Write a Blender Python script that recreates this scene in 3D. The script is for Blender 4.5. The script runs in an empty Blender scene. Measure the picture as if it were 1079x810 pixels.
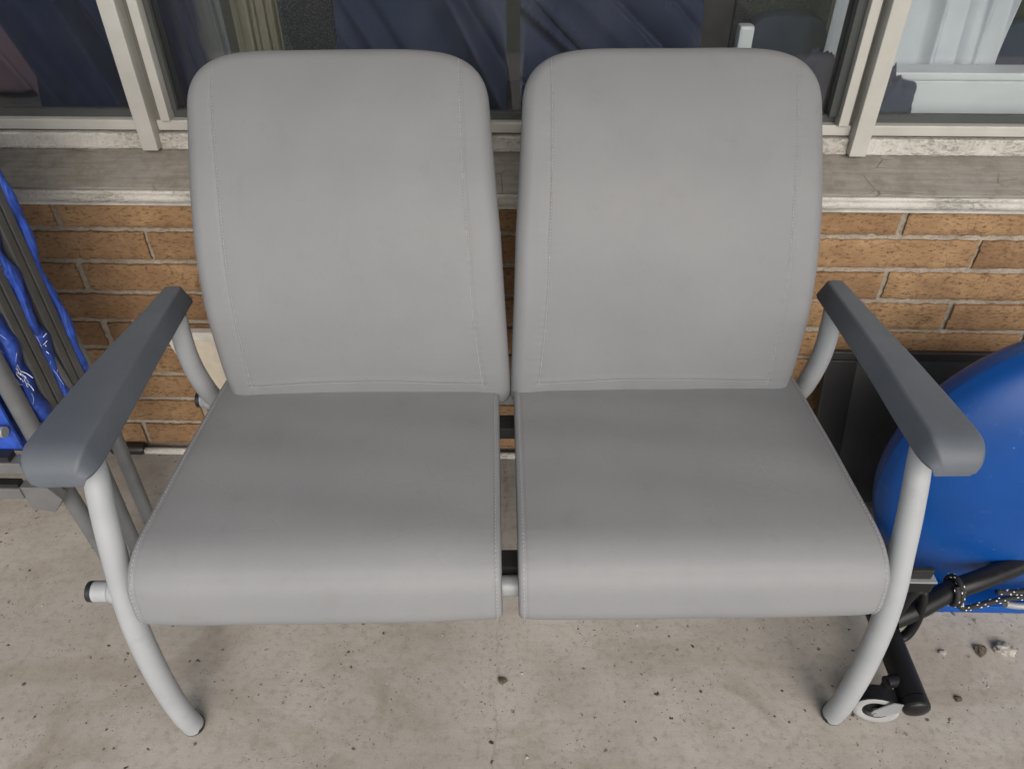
import bpy, bmesh, math, random
import numpy as np
from mathutils import Vector, Matrix

random.seed(7)
rng = np.random.default_rng(7)
sc = bpy.context.scene
COL = sc.collection
rad = math.radians

# ------------------------------------------------------------------ camera
cam_d = bpy.data.cameras.new('camera')
cam = bpy.data.objects.new('camera', cam_d)
COL.objects.link(cam)
PITCH, YAW, ROLL = rad(38.264), rad(1.2983), rad(0.0127)
cam_d.sensor_width = 36.0
cam_d.lens = 786.15 / 1079 * 36
cam_d.clip_start = 0.02
cam_d.clip_end = 500
f_ = Vector((0, math.cos(PITCH), -math.sin(PITCH)))
u_ = Vector((0, math.sin(PITCH), math.cos(PITCH)))
x_ = Vector((1, 0, 0))
Z_ = Matrix.Rotation(YAW, 3, 'Z')
f_, u_, x_ = Z_ @ f_, Z_ @ u_, Z_ @ x_
m = Matrix((x_, u_, -f_)).transposed().to_4x4()
m.translation = Vector((0, -1.24769, 1.18042))
cam.matrix_world = m
sc.camera = cam

# ------------------------------------------------------------------ light
world = bpy.data.worlds.new('World')
sc.world = world
world.use_nodes = True
wn = world.node_tree.nodes
wl = world.node_tree.links
for n in list(wn):
    wn.remove(n)
SUN_EL, SUN_AZ = rad(40), rad(180 - 14)       # azimuth measured from +Y (towards the wall) clockwise
sky = wn.new('ShaderNodeTexSky')
sky.sky_type = 'NISHITA'
sky.sun_disc = False
sky.sun_elevation = SUN_EL
sky.sun_rotation = SUN_AZ
sky.air_density = 1.0
sky.dust_density = 5.0
sky.ozone_density = 1.0
hs = wn.new('ShaderNodeHueSaturation')
hs.inputs['Saturation'].default_value = 0.62      # overcast: a nearly grey sky
bg = wn.new('ShaderNodeBackground')
bg.inputs['Strength'].default_value = 0.13
wo = wn.new('ShaderNodeOutputWorld')
wl.new(sky.outputs[0], hs.inputs['Color'])
wl.new(hs.outputs[0], bg.inputs[0])
wl.new(bg.outputs[0], wo.inputs[0])
sun_d = bpy.data.lights.new('sun', 'SUN')
sun_d.energy = 0.5
sun_d.angle = rad(120)
sun_d.color = (1, .99, .98)
sun = bpy.data.objects.new('sun', sun_d)
COL.objects.link(sun)
sd = Vector((math.sin(SUN_AZ) * math.cos(SUN_EL), math.cos(SUN_AZ) * math.cos(SUN_EL), math.sin(SUN_EL)))
sun.rotation_euler = sd.to_track_quat('Z', 'Y').to_euler()
vs = sc.view_settings
vs.view_transform = 'Standard'
vs.look = 'None'
vs.gamma = 1
vs.use_curve_mapping = False
vs.exposure = 0.88
sc.cycles.max_bounces = 10
sc.cycles.transparent_max_bounces = 12

# ------------------------------------------------------------------ helpers
def tag(o, label=None, cat=None, group=None, kind=None):
    if label: o['label'] = label
    if cat: o['category'] = cat
    if group: o['group'] = group
    if kind: o['kind'] = kind
    return o

def thing(name, label, cat, loc=(0, 0, 0), rz=0, group=None):
    o = bpy.data.objects.new(name, None)
    o.empty_display_size = .05
    COL.objects.link(o)
    o.location = loc
    o.rotation_euler = (0, 0, rz)
    return tag(o, label, cat, group)

class MB:
    def __init__(s):
        s.v, s.f, s.m = [], [], []
    def add(s, vs_, fs, mi=0):
        b = len(s.v)
        s.v += [tuple(map(float, p)) for p in vs_]
        s.f += [tuple(b + int(i) for i in f) for f in fs]
        s.m += [mi] * len(fs)
        return s
    def box(s, x0, x1, y0, y1, z0, z1, mi=0):
        v = [(x0, y0, z0), (x1, y0, z0), (x1, y1, z0), (x0, y1, z0), (x0, y0, z1), (x1, y0, z1), (x1, y1, z1), (x0, y1, z1)]
        return s.add(v, [(0, 3, 2, 1), (4, 5, 6, 7), (0, 1, 5, 4), (1, 2, 6, 5), (2, 3, 7, 6), (3, 0, 4, 7)], mi)
    def prism(s, poly, x0, x1, axis=0, mi=0):
        """polygon (a, b) in the plane across `axis`, pushed from x0 to x1"""
        n = len(poly)
        def p(a, b, c):
            return {0: (c, a, b), 1: (a, c, b), 2: (a, b, c)}[axis]
        v = [p(a, b, x0) for a, b in poly] + [p(a, b, x1) for a, b in poly]
        fs = [tuple(range(n))[::-1], tuple(range(n, 2 * n))]
        fs += [(i, (i + 1) % n, n + (i + 1) % n, n + i) for i in range(n)]
        return s.add(v, fs, mi)
    def tube(s, pts, r, n=20, mi=0, caps=True, flat=1.0, bevel=0.0):
        pts = [Vector(p) for p in pts]
        N = len(pts)
        rr = list(r) if hasattr(r, '__len__') else [r] * N
        if bevel:
            a = (pts[1] - pts[0]).normalized(); b = (pts[-1] - pts[-2]).normalized()
            # simple chamfer rings
            P = [pts[0], pts[0] + a * bevel * .3, pts[0] + a * bevel] + pts[1:-1] + [pts[-1] - b * bevel, pts[-1] - b * bevel * .3, pts[-1]]
            rr = [rr[0] - bevel, rr[0] - bevel * .3, rr[0]] + rr[1:-1] + [rr[-1], rr[-1] - bevel * .3, rr[-1] - bevel]
            pts = P
            N = len(pts)
        t0 = (pts[1] - pts[0]).normalized()
        up = Vector((1, 0, 0)) if abs(t0.x) < .9 else Vector((0, 0, 1))
        nrm = (up - t0 * up.dot(t0)).normalized()
        V = []
        for i in range(N):
            t = (pts[min(i + 1, N - 1)] - pts[max(i - 1, 0)]).normalized()
            nrm = (nrm - t * nrm.dot(t)).normalized()
            bn = t.cross(nrm)
            for k in range(n):
                a = 2 * math.pi * k / n
                V.append(pts[i] + nrm * math.cos(a) * rr[i] * flat + bn * math.sin(a) * rr[i])
        fs = []
        for i in range(N - 1):
            for k in range(n):
                k2 = (k + 1) % n
                fs.append((i * n + k, i * n + k2, (i + 1) * n + k2, (i + 1) * n + k))
        if caps:
            fs.append(tuple(range(n))[::-1])
            fs.append(tuple((N - 1) * n + k for k in range(n)))
        return s.add(V, fs, mi)
    def grid(s, P, mi=0, close_u=False, flip=False):
        """P: array (rows, cols, 3)"""
        R_, C_ = P.shape[:2]
        fs = []
        for i in range(R_ - 1):
            for j in range(C_ if close_u else C_ - 1):
                j2 = (j + 1) % C_
                q = (i * C_ + j, i * C_ + j2, (i + 1) * C_ + j2, (i + 1) * C_ + j)
                fs.append(q[::-1] if flip else q)
        return s.add(P.reshape(-1, 3), fs, mi)
    def build(s, name, mats, parent=None, smooth=False, merge=0, bevel=0, recalc=True, auto=None):
        me = bpy.data.meshes.new(name)
        me.from_pydata(s.v, [], s.f)
        if not isinstance(mats, (list, tuple)): mats = [mats]
        for mt in mats: me.materials.append(mt)
        me.polygons.foreach_set('material_index', s.m)
        if merge or recalc or bevel:
            bm = bmesh.new(); bm.from_mesh(me)
            if merge: bmesh.ops.remove_doubles(bm, verts=bm.verts, dist=merge)
            if recalc: bmesh.ops.recalc_face_normals(bm, faces=bm.faces)
            if bevel:
                es = [e for e in bm.edges if len(e.link_faces) == 2 and e.calc_face_angle(0) > .6]
                bmesh.ops.bevel(bm, geom=es, offset=bevel, segments=2, profile=.6, affect='EDGES')
            bm.to_mesh(me); bm.free()
        if smooth:
            me.polygons.foreach_set('use_smooth', [True] * len(me.polygons))
            if auto:
                me.set_sharp_from_angle(angle=rad(auto))
        me.update()
        o = bpy.data.objects.new(name, me)
        COL.objects.link(o)
        if parent: o.parent = parent
        return o

def spline(pts, n=8):
    """Catmull-Rom through points"""
    P = [np.array(p, float) for p in pts]
    P = [2 * P[0] - P[1]] + P + [2 * P[-1] - P[-2]]
    out = []
    for i in range(1, len(P) - 2):
        for k in range(n):
            t = k / n
            a, b, c, d = P[i - 1], P[i], P[i + 1], P[i + 2]
            out.append(.5 * ((2 * b) + (-a + c) * t + (2 * a - 5 * b + 4 * c - d) * t * t + (-a + 3 * b - 3 * c + d) * t ** 3))
    out.append(P[-2])
    return np.array(out)

def copy_tree(o, parent=None):
    c = o.copy(); COL.objects.link(c); c.parent = parent
    for ch in list(o.children): copy_tree(ch, c)
    return c

# ------------------------------------------------------------------ materials
class NT:
    def __init__(s, name):
        s.mat = bpy.data.materials.new(name)
        s.mat.use_nodes = True
        s.n = s.mat.node_tree.nodes; s.l = s.mat.node_tree.links
        s.b = s.n['Principled BSDF']
        s.out = s.n['Material Output']
    def node(s, t, **kw):
        n = s.n.new(t)
        for k, v in kw.items():
            if k in n.inputs: n.inputs[k].default_value = v
            else: setattr(n, k, v)
        return n
    def coord(s, kind='Object', scale=(1, 1, 1), rot=(0, 0, 0)):
        tc = s.n.new('ShaderNodeTexCoord'); mp = s.n.new('ShaderNodeMapping')
        mp.inputs['Scale'].default_value = scale; mp.inputs['Rotation'].default_value = rot
        s.l.new(tc.outputs[kind], mp.inputs[0]); return mp.outputs[0]
    def noise(s, vec, scale, detail=4, rough=.55, dist=0):
        n = s.n.new('ShaderNodeTexNoise'); n.inputs['Scale'].default_value = scale
        n.inputs['Detail'].default_value = detail; n.inputs['Roughness'].default_value = rough
        n.inputs['Distortion'].default_value = dist
        s.l.new(vec, n.inputs['Vector']); return n.outputs['Fac']
    def voro(s, vec, scale, feature='F1', rnd=1):
        n = s.n.new('ShaderNodeTexVoronoi'); n.feature = feature
        n.inputs['Scale'].default_value = scale; n.inputs['Randomness'].default_value = rnd
        s.l.new(vec, n.inputs['Vector']); return n
    def ramp(s, fac, stops, interp='LINEAR'):
        n = s.n.new('ShaderNodeValToRGB'); n.color_ramp.interpolation = interp
        e = n.color_ramp.elements
        while len(e) < len(stops): e.new(.5)
        for el, (p, c) in zip(e, stops):
            el.position = p
            el.color = (c, c, c, 1) if not hasattr(c, '__len__') else (*c, 1)
        s.l.new(fac, n.inputs[0]); return n.outputs[0]
    def mix(s, fac, a, b, mode='MIX'):
        n = s.n.new('ShaderNodeMix'); n.data_type = 'RGBA'; n.blend_type = mode
        for sock, val in ((n.inputs[0], fac), (n.inputs[6], a), (n.inputs[7], b)):
            if hasattr(val, 'is_output'): s.l.new(val, sock)
            elif hasattr(val, '__len__'): sock.default_value = (*val, 1)
            else: sock.default_value = val if sock is n.inputs[0] else (val, val, val, 1)
        return n.outputs[2]
    def math(s, op, a, b=0.0, c=0.0):
        n = s.n.new('ShaderNodeMath'); n.operation = op
        for i, val in enumerate((a, b, c)):
            if hasattr(val, 'is_output'): s.l.new(val, n.inputs[i])
            else: n.inputs[i].default_value = val
        return n.outputs[0]
    def bump(s, h, strength=.3, dist=.001, prev=None):
        n = s.n.new('ShaderNodeBump'); n.inputs['Strength'].default_value = strength
        n.inputs['Distance'].default_value = dist
        s.l.new(h, n.inputs['Height'])
        if prev is not None: s.l.new(prev, n.inputs['Normal'])
        return n.outputs[0]
    def set(s, **kw):
        for k, v in kw.items():
            k = k.replace('_', ' ')
            inp = s.b.inputs[k]
            if hasattr(v, 'is_output'): s.l.new(v, inp)
            elif hasattr(v, '__len__') and len(v) == 3: inp.default_value = (*v, 1)
            else: inp.default_value = v
        return s

def plain(name, col, rough=.5, metal=0, wear=.12, scale=14, bump=.15, bscale=300, spec=.5):
    """a painted or plastic surface with faint mottling, smudges in the gloss and a fine texture"""
    t = NT(name); v = t.coord()
    n1 = t.noise(v, scale, 6); n2 = t.noise(v, scale * 6, 4)
    a = tuple(c * (1 - wear) for c in col); b = tuple(min(1, c * (1 + wear)) for c in col)
    c = t.mix(t.ramp(n1, [(.3, 0), (.7, 1)]), a, b)
    r = t.math('MULTIPLY_ADD', n2, .25, rough - .125)
    t.set(Base_Color=c, Roughness=r, Metallic=metal)
    t.b.inputs['Specular IOR Level'].default_value = spec
    if bump: t.set(Normal=t.bump(t.noise(v, bscale, 3), bump, .0006))
    return t.mat

M = {}
# vinyl
t = NT('grey_vinyl'); v = t.coord()
big = t.noise(v, 5, 5, .6); fine = t.noise(v, 60, 4)
c = t.mix(t.ramp(big, [(.3, 0), (.7, 1)]), (.188, .195, .205), (.206, .212, .221))
c = t.mix(t.ramp(t.noise(v, 24, 7, .7), [(.56, 0), (.78, .28)]), c, (.145, .142, .138))
sp = t.voro(v, 42)
c = t.mix(t.ramp(sp.outputs['Distance'], [(0.02, .55), (.045, 0)]), c, (.16, .15, .14))
t.set(Base_Color=c, Roughness=t.math('MULTIPLY_ADD', fine, .14, .50))
t.b.inputs['Specular IOR Level'].default_value = .32
wv2 = t.node('ShaderNodeTexNoise'); wv2.inputs['Scale'].default_value = 9; t.l.new(v, wv2.inputs['Vector'])
va2_ = t.n.new('ShaderNodeVectorMath'); va2_.operation = 'MULTIPLY_ADD'; va2_.inputs[1].default_value = (.09, .09, .09); t.l.new(wv2.outputs['Color'], va2_.inputs[0]); t.l.new(v, va2_.inputs[2]); va2 = va2_.outputs[0]
vo = t.voro(v, 620)
b1 = t.bump(t.math('MULTIPLY_ADD', t.noise(v, 210, 5, .7), 1.2, vo.outputs['Distance']), .16, .0006)
b2 = t.bump(t.noise(v, 16, 4, .6, 1.0), .14, .003, b1)
ce = t.voro(va2, 16, 'DISTANCE_TO_EDGE')
cg = t.ramp(t.noise(v, 5, 3), [(.46, 0), (.60, 1)])
b3 = t.bump(t.math('MULTIPLY', t.ramp(ce.outputs['Distance'], [(0, 1), (.035, 0)]), cg), .10, -.0012, b2)
t.set(Normal=b3)
M['vinyl'] = t.mat
M['thread'] = plain('seam_thread', (.33, .33, .335), .6, bump=0)
M['paint'] = plain('silver_grey_paint', (.305, .322, .338), .40, 0, .05, 20, .12, 900)
M['arm'] = plain('charcoal_arm_rubber', (.092, .106, .127), .5, 0, .10, 9, .2, 1400, spec=.4)
t = NT('charcoal_arm_rubber'); v = t.coord()
n1 = t.noise(v, 9, 6); n2 = t.noise(t.coord('Object', (60, 9, 60), (0, 0, .25)), 1.4, 7, .75)
c = t.mix(t.ramp(n1, [(.3, 0), (.7, 1)]), (.078, .090, .108), (.097, .110, .131))
c = t.mix(t.ramp(n2, [(.62, 0), (.74, .35)]), c, (.17, .18, .195))
c = t.mix(t.ramp(t.noise(v, 170, 4, .7), [(.68, 0), (.76, .3)]), c, (.22, .22, .22))
t.set(Base_Color=c, Roughness=t.math('MULTIPLY_ADD', t.noise(v, 22, 6), .3, .36), Normal=t.bump(t.noise(v, 1100, 3), .25, .0006))
t.b.inputs['Specular IOR Level'].default_value = .4
M['arm'] = t.mat
t = NT('silver_grey_paint'); v = t.coord()
n1 = t.noise(v, 14, 6); n2 = t.noise(v, 95, 6, .75)
c = t.mix(t.ramp(n1, [(.3, 0), (.7, 1)]), (.285, .303, .320), (.318, .335, .352))
c = t.mix(t.ramp(n2, [(.69, 0), (.72, .7)]), c, (.12, .115, .11))
c = t.mix(t.ramp(t.noise(v, 30, 7, .75), [(.54, 0), (.74, .3)]), c, (.20, .19, .175))
t.set(Base_Color=c, Roughness=t.math('MULTIPLY_ADD', n1, .25, .28), Normal=t.bump(t.noise(v, 900, 2), .12, .0005))
M['paint'] = t.mat
M['plug'] = plain('black_plug', (.012, .012, .013), .5, bump=0)
M['ply'] = plain('black_seat_base', (.02, .02, .02), .7)

# concrete
t = NT('porch_concrete'); v = t.coord()
n0 = t.noise(v, 1.8, 6, .6, .4); n1 = t.noise(v, 9, 8, .65); n2 = t.noise(v, 70, 6, .7); n3 = t.noise(v, 420, 3, .6)
c = t.mix(t.ramp(n0, [(.32, 0), (.68, 1)]), (.284, .267, .240), (.400, .381, .348))
c = t.mix(t.ramp(n1, [(.36, .30), (.58, 0)]), c, (.200, .178, .150))
c = t.mix(t.ramp(t.noise(t.coord('Object', (1, 2.6, 1), (0, 0, .35)), 3.4, 7, .7, .8), [(.50, 0), (.66, .40)]), c, (.205, .178, .148))
c = t.mix(t.ramp(t.noise(v, 2.6, 5, .6), [(.56, 0), (.72, .35)]), c, (.42, .40, .365))
c = t.mix(t.ramp(n2, [(.34, .40), (.50, 0)]), c, (.165, .145, .122))
c = t.mix(t.ramp(n3, [(.60, 0), (.76, .30)]), c, (.50, .48, .44))
c = t.mix(t.ramp(n3, [(.28, .55), (.38, 0)]), c, (.11, .096, .082))
wn_ = t.node('ShaderNodeTexNoise'); wn_.inputs['Scale'].default_value = 130; wn_.inputs['Detail'].default_value = 4; t.l.new(v, wn_.inputs['Vector'])
va = t.n.new('ShaderNodeVectorMath'); va.operation = 'MULTIPLY_ADD'; va.inputs[1].default_value = (.012, .012, .012); t.l.new(wn_.outputs['Color'], va.inputs[0]); t.l.new(v, va.inputs[2])
vw = va.outputs[0]
s1 = t.voro(vw, 34); gate = t.ramp(t.noise(v, 4.5, 5, .7), [(.46, 0), (.56, 1)])
p1 = t.math('MULTIPLY', t.ramp(t.math('ADD', s1.outputs['Distance'], t.math('MULTIPLY_ADD', n2, .24, -.12)), [(.075, 1), (.125, 0)]), gate)
s2 = t.voro(vw, 110)
p2 = t.math('MULTIPLY', t.ramp(t.math('ADD', s2.outputs['Distance'], t.math('MULTIPLY_ADD', n3, .3, -.15)), [(.09, .9), (.16, 0)]), t.ramp(t.noise(v, 11, 4), [(.47, 0), (.56, 1)]))
pit = t.math('MAXIMUM', p1, p2)
c = t.mix(pit, c, (.045, .037, .030))
# rusty and greasy stains with a shape of their own
st = t.ramp(t.noise(v, 4.2, 4, .5, 1.2), [(.62, 0), (.72, .45)])
c = t.mix(st, c, (.17, .142, .112))
# broom-finish streaks across
w = t.noise(t.coord('Object', (4, 160, 4)), 1, 4)
c = t.mix(t.ramp(w, [(.36, .07), (.5, 0)]), c, (.20, .17, .14))
# hairline crack
wv = t.n.new('ShaderNodeSeparateXYZ'); t.l.new(v, wv.inputs[0])
cx = t.math('ADD', wv.outputs[0], t.math('MULTIPLY_ADD', t.noise(v, 14, 6, .7), .05, .016))
ck = t.math('MULTIPLY', t.ramp(t.math('ABSOLUTE', cx), [(.0002, .28), (.0008, 0)]), t.ramp(t.noise(v, 30, 2), [(.4, .2), (.55, 1)]))
c = t.mix(ck, c, (.10, .085, .07))
hgt = t.math('SUBTRACT', t.math('MULTIPLY_ADD', n2, .5, t.math('MULTIPLY', n3, .35)), pit)
t.set(Base_Color=c, Roughness=.88, Normal=t.bump(hgt, .55, .0022))
t.b.inputs['Specular IOR Level'].default_value = .3
M['concrete'] = t.mat

# brick + mortar
t = NT('tan_brick'); v = t.coord()
at = t.n.new('ShaderNodeAttribute'); at.attribute_name = 'tint'
n1 = t.noise(v, 16, 7, .65); n2 = t.noise(t.coord('Object', (1, 1, 2.4)), 95, 7, .72); n3 = t.noise(v, 480, 3)
c = t.mix(at.outputs['Fac'], (.215, .122, .060), (.375, .240, .124))
c = t.mix(t.ramp(n1, [(.34, .55), (.6, 0)]), c, (.18, .098, .048))
c = t.mix(t.ramp(n1, [(.56, 0), (.75, .45)]), c, (.42, .28, .155))
c = t.mix(t.ramp(n2, [(.36, .9), (.48, 0)]), c, (.085, .048, .026))
c = t.mix(t.ramp(n2, [(.60, 0), (.74, .4)]), c, (.62, .42, .22))
cr = t.voro(t.coord('Object', (1, 1, .6)), 30, 'DISTANCE_TO_EDGE')
c = t.mix(t.math('MULTIPLY', t.ramp(cr.outputs['Distance'], [(.008, .6), (.03, 0)]), t.ramp(t.noise(v, 22, 3), [(.5, 0), (.62, 1)])), c, (.13, .06, .03))
c = t.mix(t.ramp(t.noise(v, 7, 8, .75), [(.64, 0), (.8, .5)]), c, (.50, .43, .34))      # lime smears
t.set(Base_Color=c, Roughness=.9, Normal=t.bump(t.math('MULTIPLY_ADD', n3, .3, n2), .7, .0025))
M['brick'] = t.mat
t = NT('grey_mortar'); v = t.coord()
n1 = t.noise(v, 20, 6); n2 = t.noise(v, 260, 5, .7)
c = t.mix(t.ramp(n1, [(.3, 0), (.7, 1)]), (.27, .235, .19), (.40, .36, .30))
c = t.mix(t.ramp(n2, [(.35, .6), (.5, 0)]), c, (.13, .11, .09))
t.set(Base_Color=c, Roughness=.95, Normal=t.bump(n2, .7, .002))
M['mortar'] = t.mat

# weathered sill, flaking trim, aluminium frame
t = NT('weathered_sill'); v = t.coord('Object', (1, 1, 1)); vs_ = t.coord('Object', (3, 40, 40))
n1 = t.noise(vs_, 3, 7, .65); n2 = t.noise(v, 30, 7, .7); n3 = t.noise(v, 300, 4)
c = t.mix(t.ramp(n1, [(.3, 0), (.7, 1)]), (.200, .185, .163), (.300, .283, .255))
c = t.mix(t.ramp(n2, [(.36, .6), (.55, 0)]), c, (.16, .135, .105))
c = t.mix(t.ramp(t.noise(v, 5, 5), [(.52, 0), (.72, .5)]), c, (.27, .262, .245))
sc_ = t.voro(t.coord('Object', (1.0, 2.2, 1), (0, 0, .6)), 9, 'DISTANCE_TO_EDGE')
c = t.mix(t.math('MULTIPLY', t.ramp(sc_.outputs['Distance'], [(.004, .7), (.012, 0)]), t.ramp(t.noise(v, 9, 2), [(.54, 0), (.6, 1)])), c, (.08, .065, .05))
t.set(Base_Color=c, Roughness=.85, Normal=t.bump(t.math('ADD', n1, n3), .4, .0015))
M['sill'] = t.mat
t = NT('flaking_white_paint'); v = t.coord()
n1 = t.noise(t.coord('Object', (1, 1, 2.2)), 120, 8, .8); n2 = t.noise(v, 420, 5, .75); n3 = t.noise(v, 9, 4)
c = t.mix(t.ramp(n3, [(.3, 0), (.7, 1)]), (.47, .455, .415), (.60, .585, .545))
k = t.ramp(t.math('MULTIPLY_ADD', n3, .35, n1), [(.54, .8), (.64, 0)])
c = t.mix(k, c, (.25, .23, .20))
c = t.mix(t.ramp(n2, [(.33, .75), (.44, 0)]), c, (.15, .13, .11))
t.set(Base_Color=c, Roughness=.8, Normal=t.bump(t.math('SUBTRACT', n2, t.math('MULTIPLY', k, .8)), .7, .0015))
M['flake'] = t.mat
t = NT('dull_aluminium_paint'); v = t.coord()
n1 = t.noise(v, 12, 6); n2 = t.noise(t.coord('Object', (1, 1, .25)), 130, 5, .7)
c = t.mix(t.ramp(n1, [(.3, 0), (.7, 1)]), (.43, .425, .395), (.53, .525, .495))
c = t.mix(t.ramp(n2, [(.26, .5), (.36, 0)]), c, (.36, .34, .3))
t.set(Base_Color=c, Roughness=.5, Metallic=.15, Normal=t.bump(n2, .2, .0008))
M['frame'] = t.mat
M['gasket'] = plain('dark_gasket', (.05, .055, .055), .6)
M['glaze_shadow'] = plain('sash_channel', (.13, .125, .11), .7)
# window glass: clear, with the plain Fresnel mirror of a pane
t = NT('window_glass')
t.n.remove(t.b)
tr = t.n.new('ShaderNodeBsdfTransparent'); tr.inputs[0].default_value = (.94, .955, .96, 1)
gl = t.n.new('ShaderNodeBsdfGlossy'); gl.inputs['Roughness'].default_value = .02
fr = t.n.new('ShaderNodeFresnel'); fr.inputs[0].default_value = 1.55
df = t.n.new('ShaderNodeBsdfDiffuse'); df.inputs[0].default_value = (.5, .5, .52, 1)
mx = t.n.new('ShaderNodeMixShader'); t.l.new(t.math('MULTIPLY', fr.outputs[0], .95), mx.inputs[0])
t.l.new(tr.outputs[0], mx.inputs[1]); t.l.new(gl.outputs[0], mx.inputs[2])
v = t.coord()
film = t.ramp(t.noise(t.coord('Object', (1, 1, .5)), 7, 6, .7, 1.0), [(.4, .006), (.75, .032)])
mx2 = t.n.new('ShaderNodeMixShader'); t.l.new(film, mx2.inputs[0])
t.l.new(mx.outputs[0], mx2.inputs[1]); t.l.new(df.outputs[0], mx2.inputs[2])
t.l.new(mx2.outputs[0], t.out.inputs[0])
M['glass'] = t.mat

def cloth(name, a, b, scale=8, trans=0.0):
    t = NT(name); v = t.coord()
    n1 = t.noise(v, scale, 5)
    c = t.mix(t.ramp(n1, [(.3, 0), (.7, 1)]), a, b)
    wv = t.noise(t.coord('Object', (900, 900, 60)), 1, 2)
    t.set(Base_Color=c, Roughness=.9)
    t.b.inputs['Specular IOR Level'].default_value = .2
    return t.mat
M['navy'] = cloth('navy_cotton', (.032, .044, .080), (.044, .058, .102))
M['navy_dark'] = cloth('dark_navy_cotton', (.012, .019, .042), (.018, .028, .058))
M['white_cloth'] = cloth('white_curtain_cloth', (.58, .62, .68), (.72, .75, .79))
M['beige_cloth'] = cloth('beige_curtain_cloth', (.20, .18, .14), (.26, .235, .185))
M['grey_cloth'] = cloth('grey_curtain_cloth', (.13, .135, .155), (.18, .185, .205))
M['plum_cloth'] = cloth('plum_cloth', (.10, .07, .085), (.13, .09, .10))
M['white_plastic'] = plain('white_box_plastic', (.72, .77, .79), .45, wear=.03)
M['room'] = plain('dim_room_paint', (.16, .15, .14), .9)
M['roof'] = plain('porch_soffit_paint', (.16, .155, .15), .9)
t = NT('speckled_reflection'); v = t.coord()
c = t.mix(t.ramp(t.noise(v, 420, 3, .7), [(.52, 0), (.68, 1)]), (.022, .025, .03), (.13, .13, .12))  # pale specks on black: sparkling reflections in the pane, painted as colour
t.set(Base_Color=c, Roughness=.95)
M['reflection'] = t.mat

# folding chair things
M['rail'] = plain('dull_grey_aluminium', (.11, .113, .112), .42, .35, .12, 30, .2, 700)
M['tube_grey'] = plain('grey_steel_tube', (.155, .165, .175), .40, .35, .12, 25, .2, 700)
M['bar_mid'] = plain('mid_grey_aluminium', (.17, .175, .18), .42, .4, .1, 30)
M['bar_light'] = plain('light_grey_aluminium', (.36, .37, .375), .42, .5, .1, 30)
t = NT('blue_mesh_fabric'); v = t.coord()
n1 = t.noise(v, 26, 5, .6, .8)
c = t.mix(t.ramp(n1, [(.35, 0), (.65, 1)]), (.012, .036, .19), (.028, .088, .47))
wv = t.n.new('ShaderNodeTexWave'); wv.inputs['Scale'].default_value = 110; wv.inputs['Distortion'].default_value = 1.5
t.l.new(v, wv.inputs[0])
t.set(Base_Color=c, Roughness=.55, Normal=t.bump(n1, .5, .005, t.bump(wv.outputs['Fac'], .35, .002)))
M['blue_fabric'] = t.mat
M['fray'] = plain('white_frayed_fibre', (.62, .66, .74), .8, bump=0)

# blue shell, black frame
t = NT('glossy_blue_plastic'); v = t.coord()
n1 = t.noise(v, 6, 5)
c = t.mix(t.ramp(n1, [(.3, 0), (.7, 1)]), (.0015, .044, .20), (.002, .060, .27))
sc1 = t.ramp(t.noise(t.coord('Object', (30, 6, 30), (.3, .5, .2)), 2, 7, .75), [(.60, 0), (.72, .30)])
c = t.mix(sc1, c, (.10, .18, .42))
sv = t.voro(v, 26)
c = t.mix(t.math('MULTIPLY', t.ramp(sv.outputs['Distance'], [(.02, .55), (.05, 0)]), t.ramp(t.noise(v, 5, 2), [(.5, 0), (.6, 1)])), c, (.22, .32, .55))
t.set(Base_Color=c, Roughness=t.math('MULTIPLY_ADD', t.noise(v, 18, 5), .25, .27), Normal=t.bump(t.noise(v, 9, 3), .12, .004))
t.b.inputs['Specular IOR Level'].default_value = .38
M['blue'] = t.mat
M['black'] = plain('black_powder_coat', (.008, .008, .009), .36, 0, .2, 20, .2, 600, spec=.3)
M['black_plastic'] = plain('black_plastic', (.009, .009, .010), .45, 0, .2, 20, .2, 600, spec=.25)
t = NT('charcoal_board'); v = t.coord()
n1 = t.noise(v, 8, 7, .7); n2 = t.noise(v, 90, 5)
c = t.mix(t.ramp(n1, [(.3, 0), (.75, 1)]), (.024, .025, .027), (.050, .050, .050))
chip = t.math('MULTIPLY', t.ramp(t.noise(v, 34, 4, .6), [(.66, 0), (.68, 1)]), t.ramp(t.noise(v, 4, 1), [(.55, 0), (.58, 1)]))
c = t.mix(chip, c, (.5, .48, .45))
t.set(Base_Color=c, Roughness=.62, Normal=t.bump(n2, .2, .001))
M['board_black'] = t.mat
M['tyre'] = plain('grey_tyre_rubber', (.27, .275, .275), .7)
M['steel'] = plain('zinc_steel', (.30, .31, .32), .4, .35, .08)
M['cord_black'] = plain('black_braided_cord', (.012, .012, .014), .75)
M['fleck'] = plain('white_cord_fleck', (.75, .75, .75), .7, bump=0)
t = NT('cream_board_paint'); v = t.coord()
n1 = t.noise(v, 40, 6, .7)
c = t.mix(t.ramp(n1, [(.3, 0), (.7, 1)]), (.60, .54, .43), (.72, .66, .55))
c = t.mix(t.ramp(t.noise(v, 24, 5, .7), [(.60, 0), (.72, .7)]), c, (.36, .25, .15))
t.set(Base_Color=c, Roughness=.7)
M['cream'] = t.mat
M['white_paint'] = plain('chalky_white_paint', (.62, .61, .57), .7, wear=.2, scale=30)
M['dirt'] = plain('dry_dirt', (.085, .068, .05), .95, wear=.4, scale=60, bump=.6)
M['stone'] = plain('crumbled_mortar', (.29, .275, .25), .95, wear=.4, scale=60, bump=.6)
M['lawn'] = plain('lawn_green', (.05, .08, .025), .95, wear=.4, scale=6)

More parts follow.
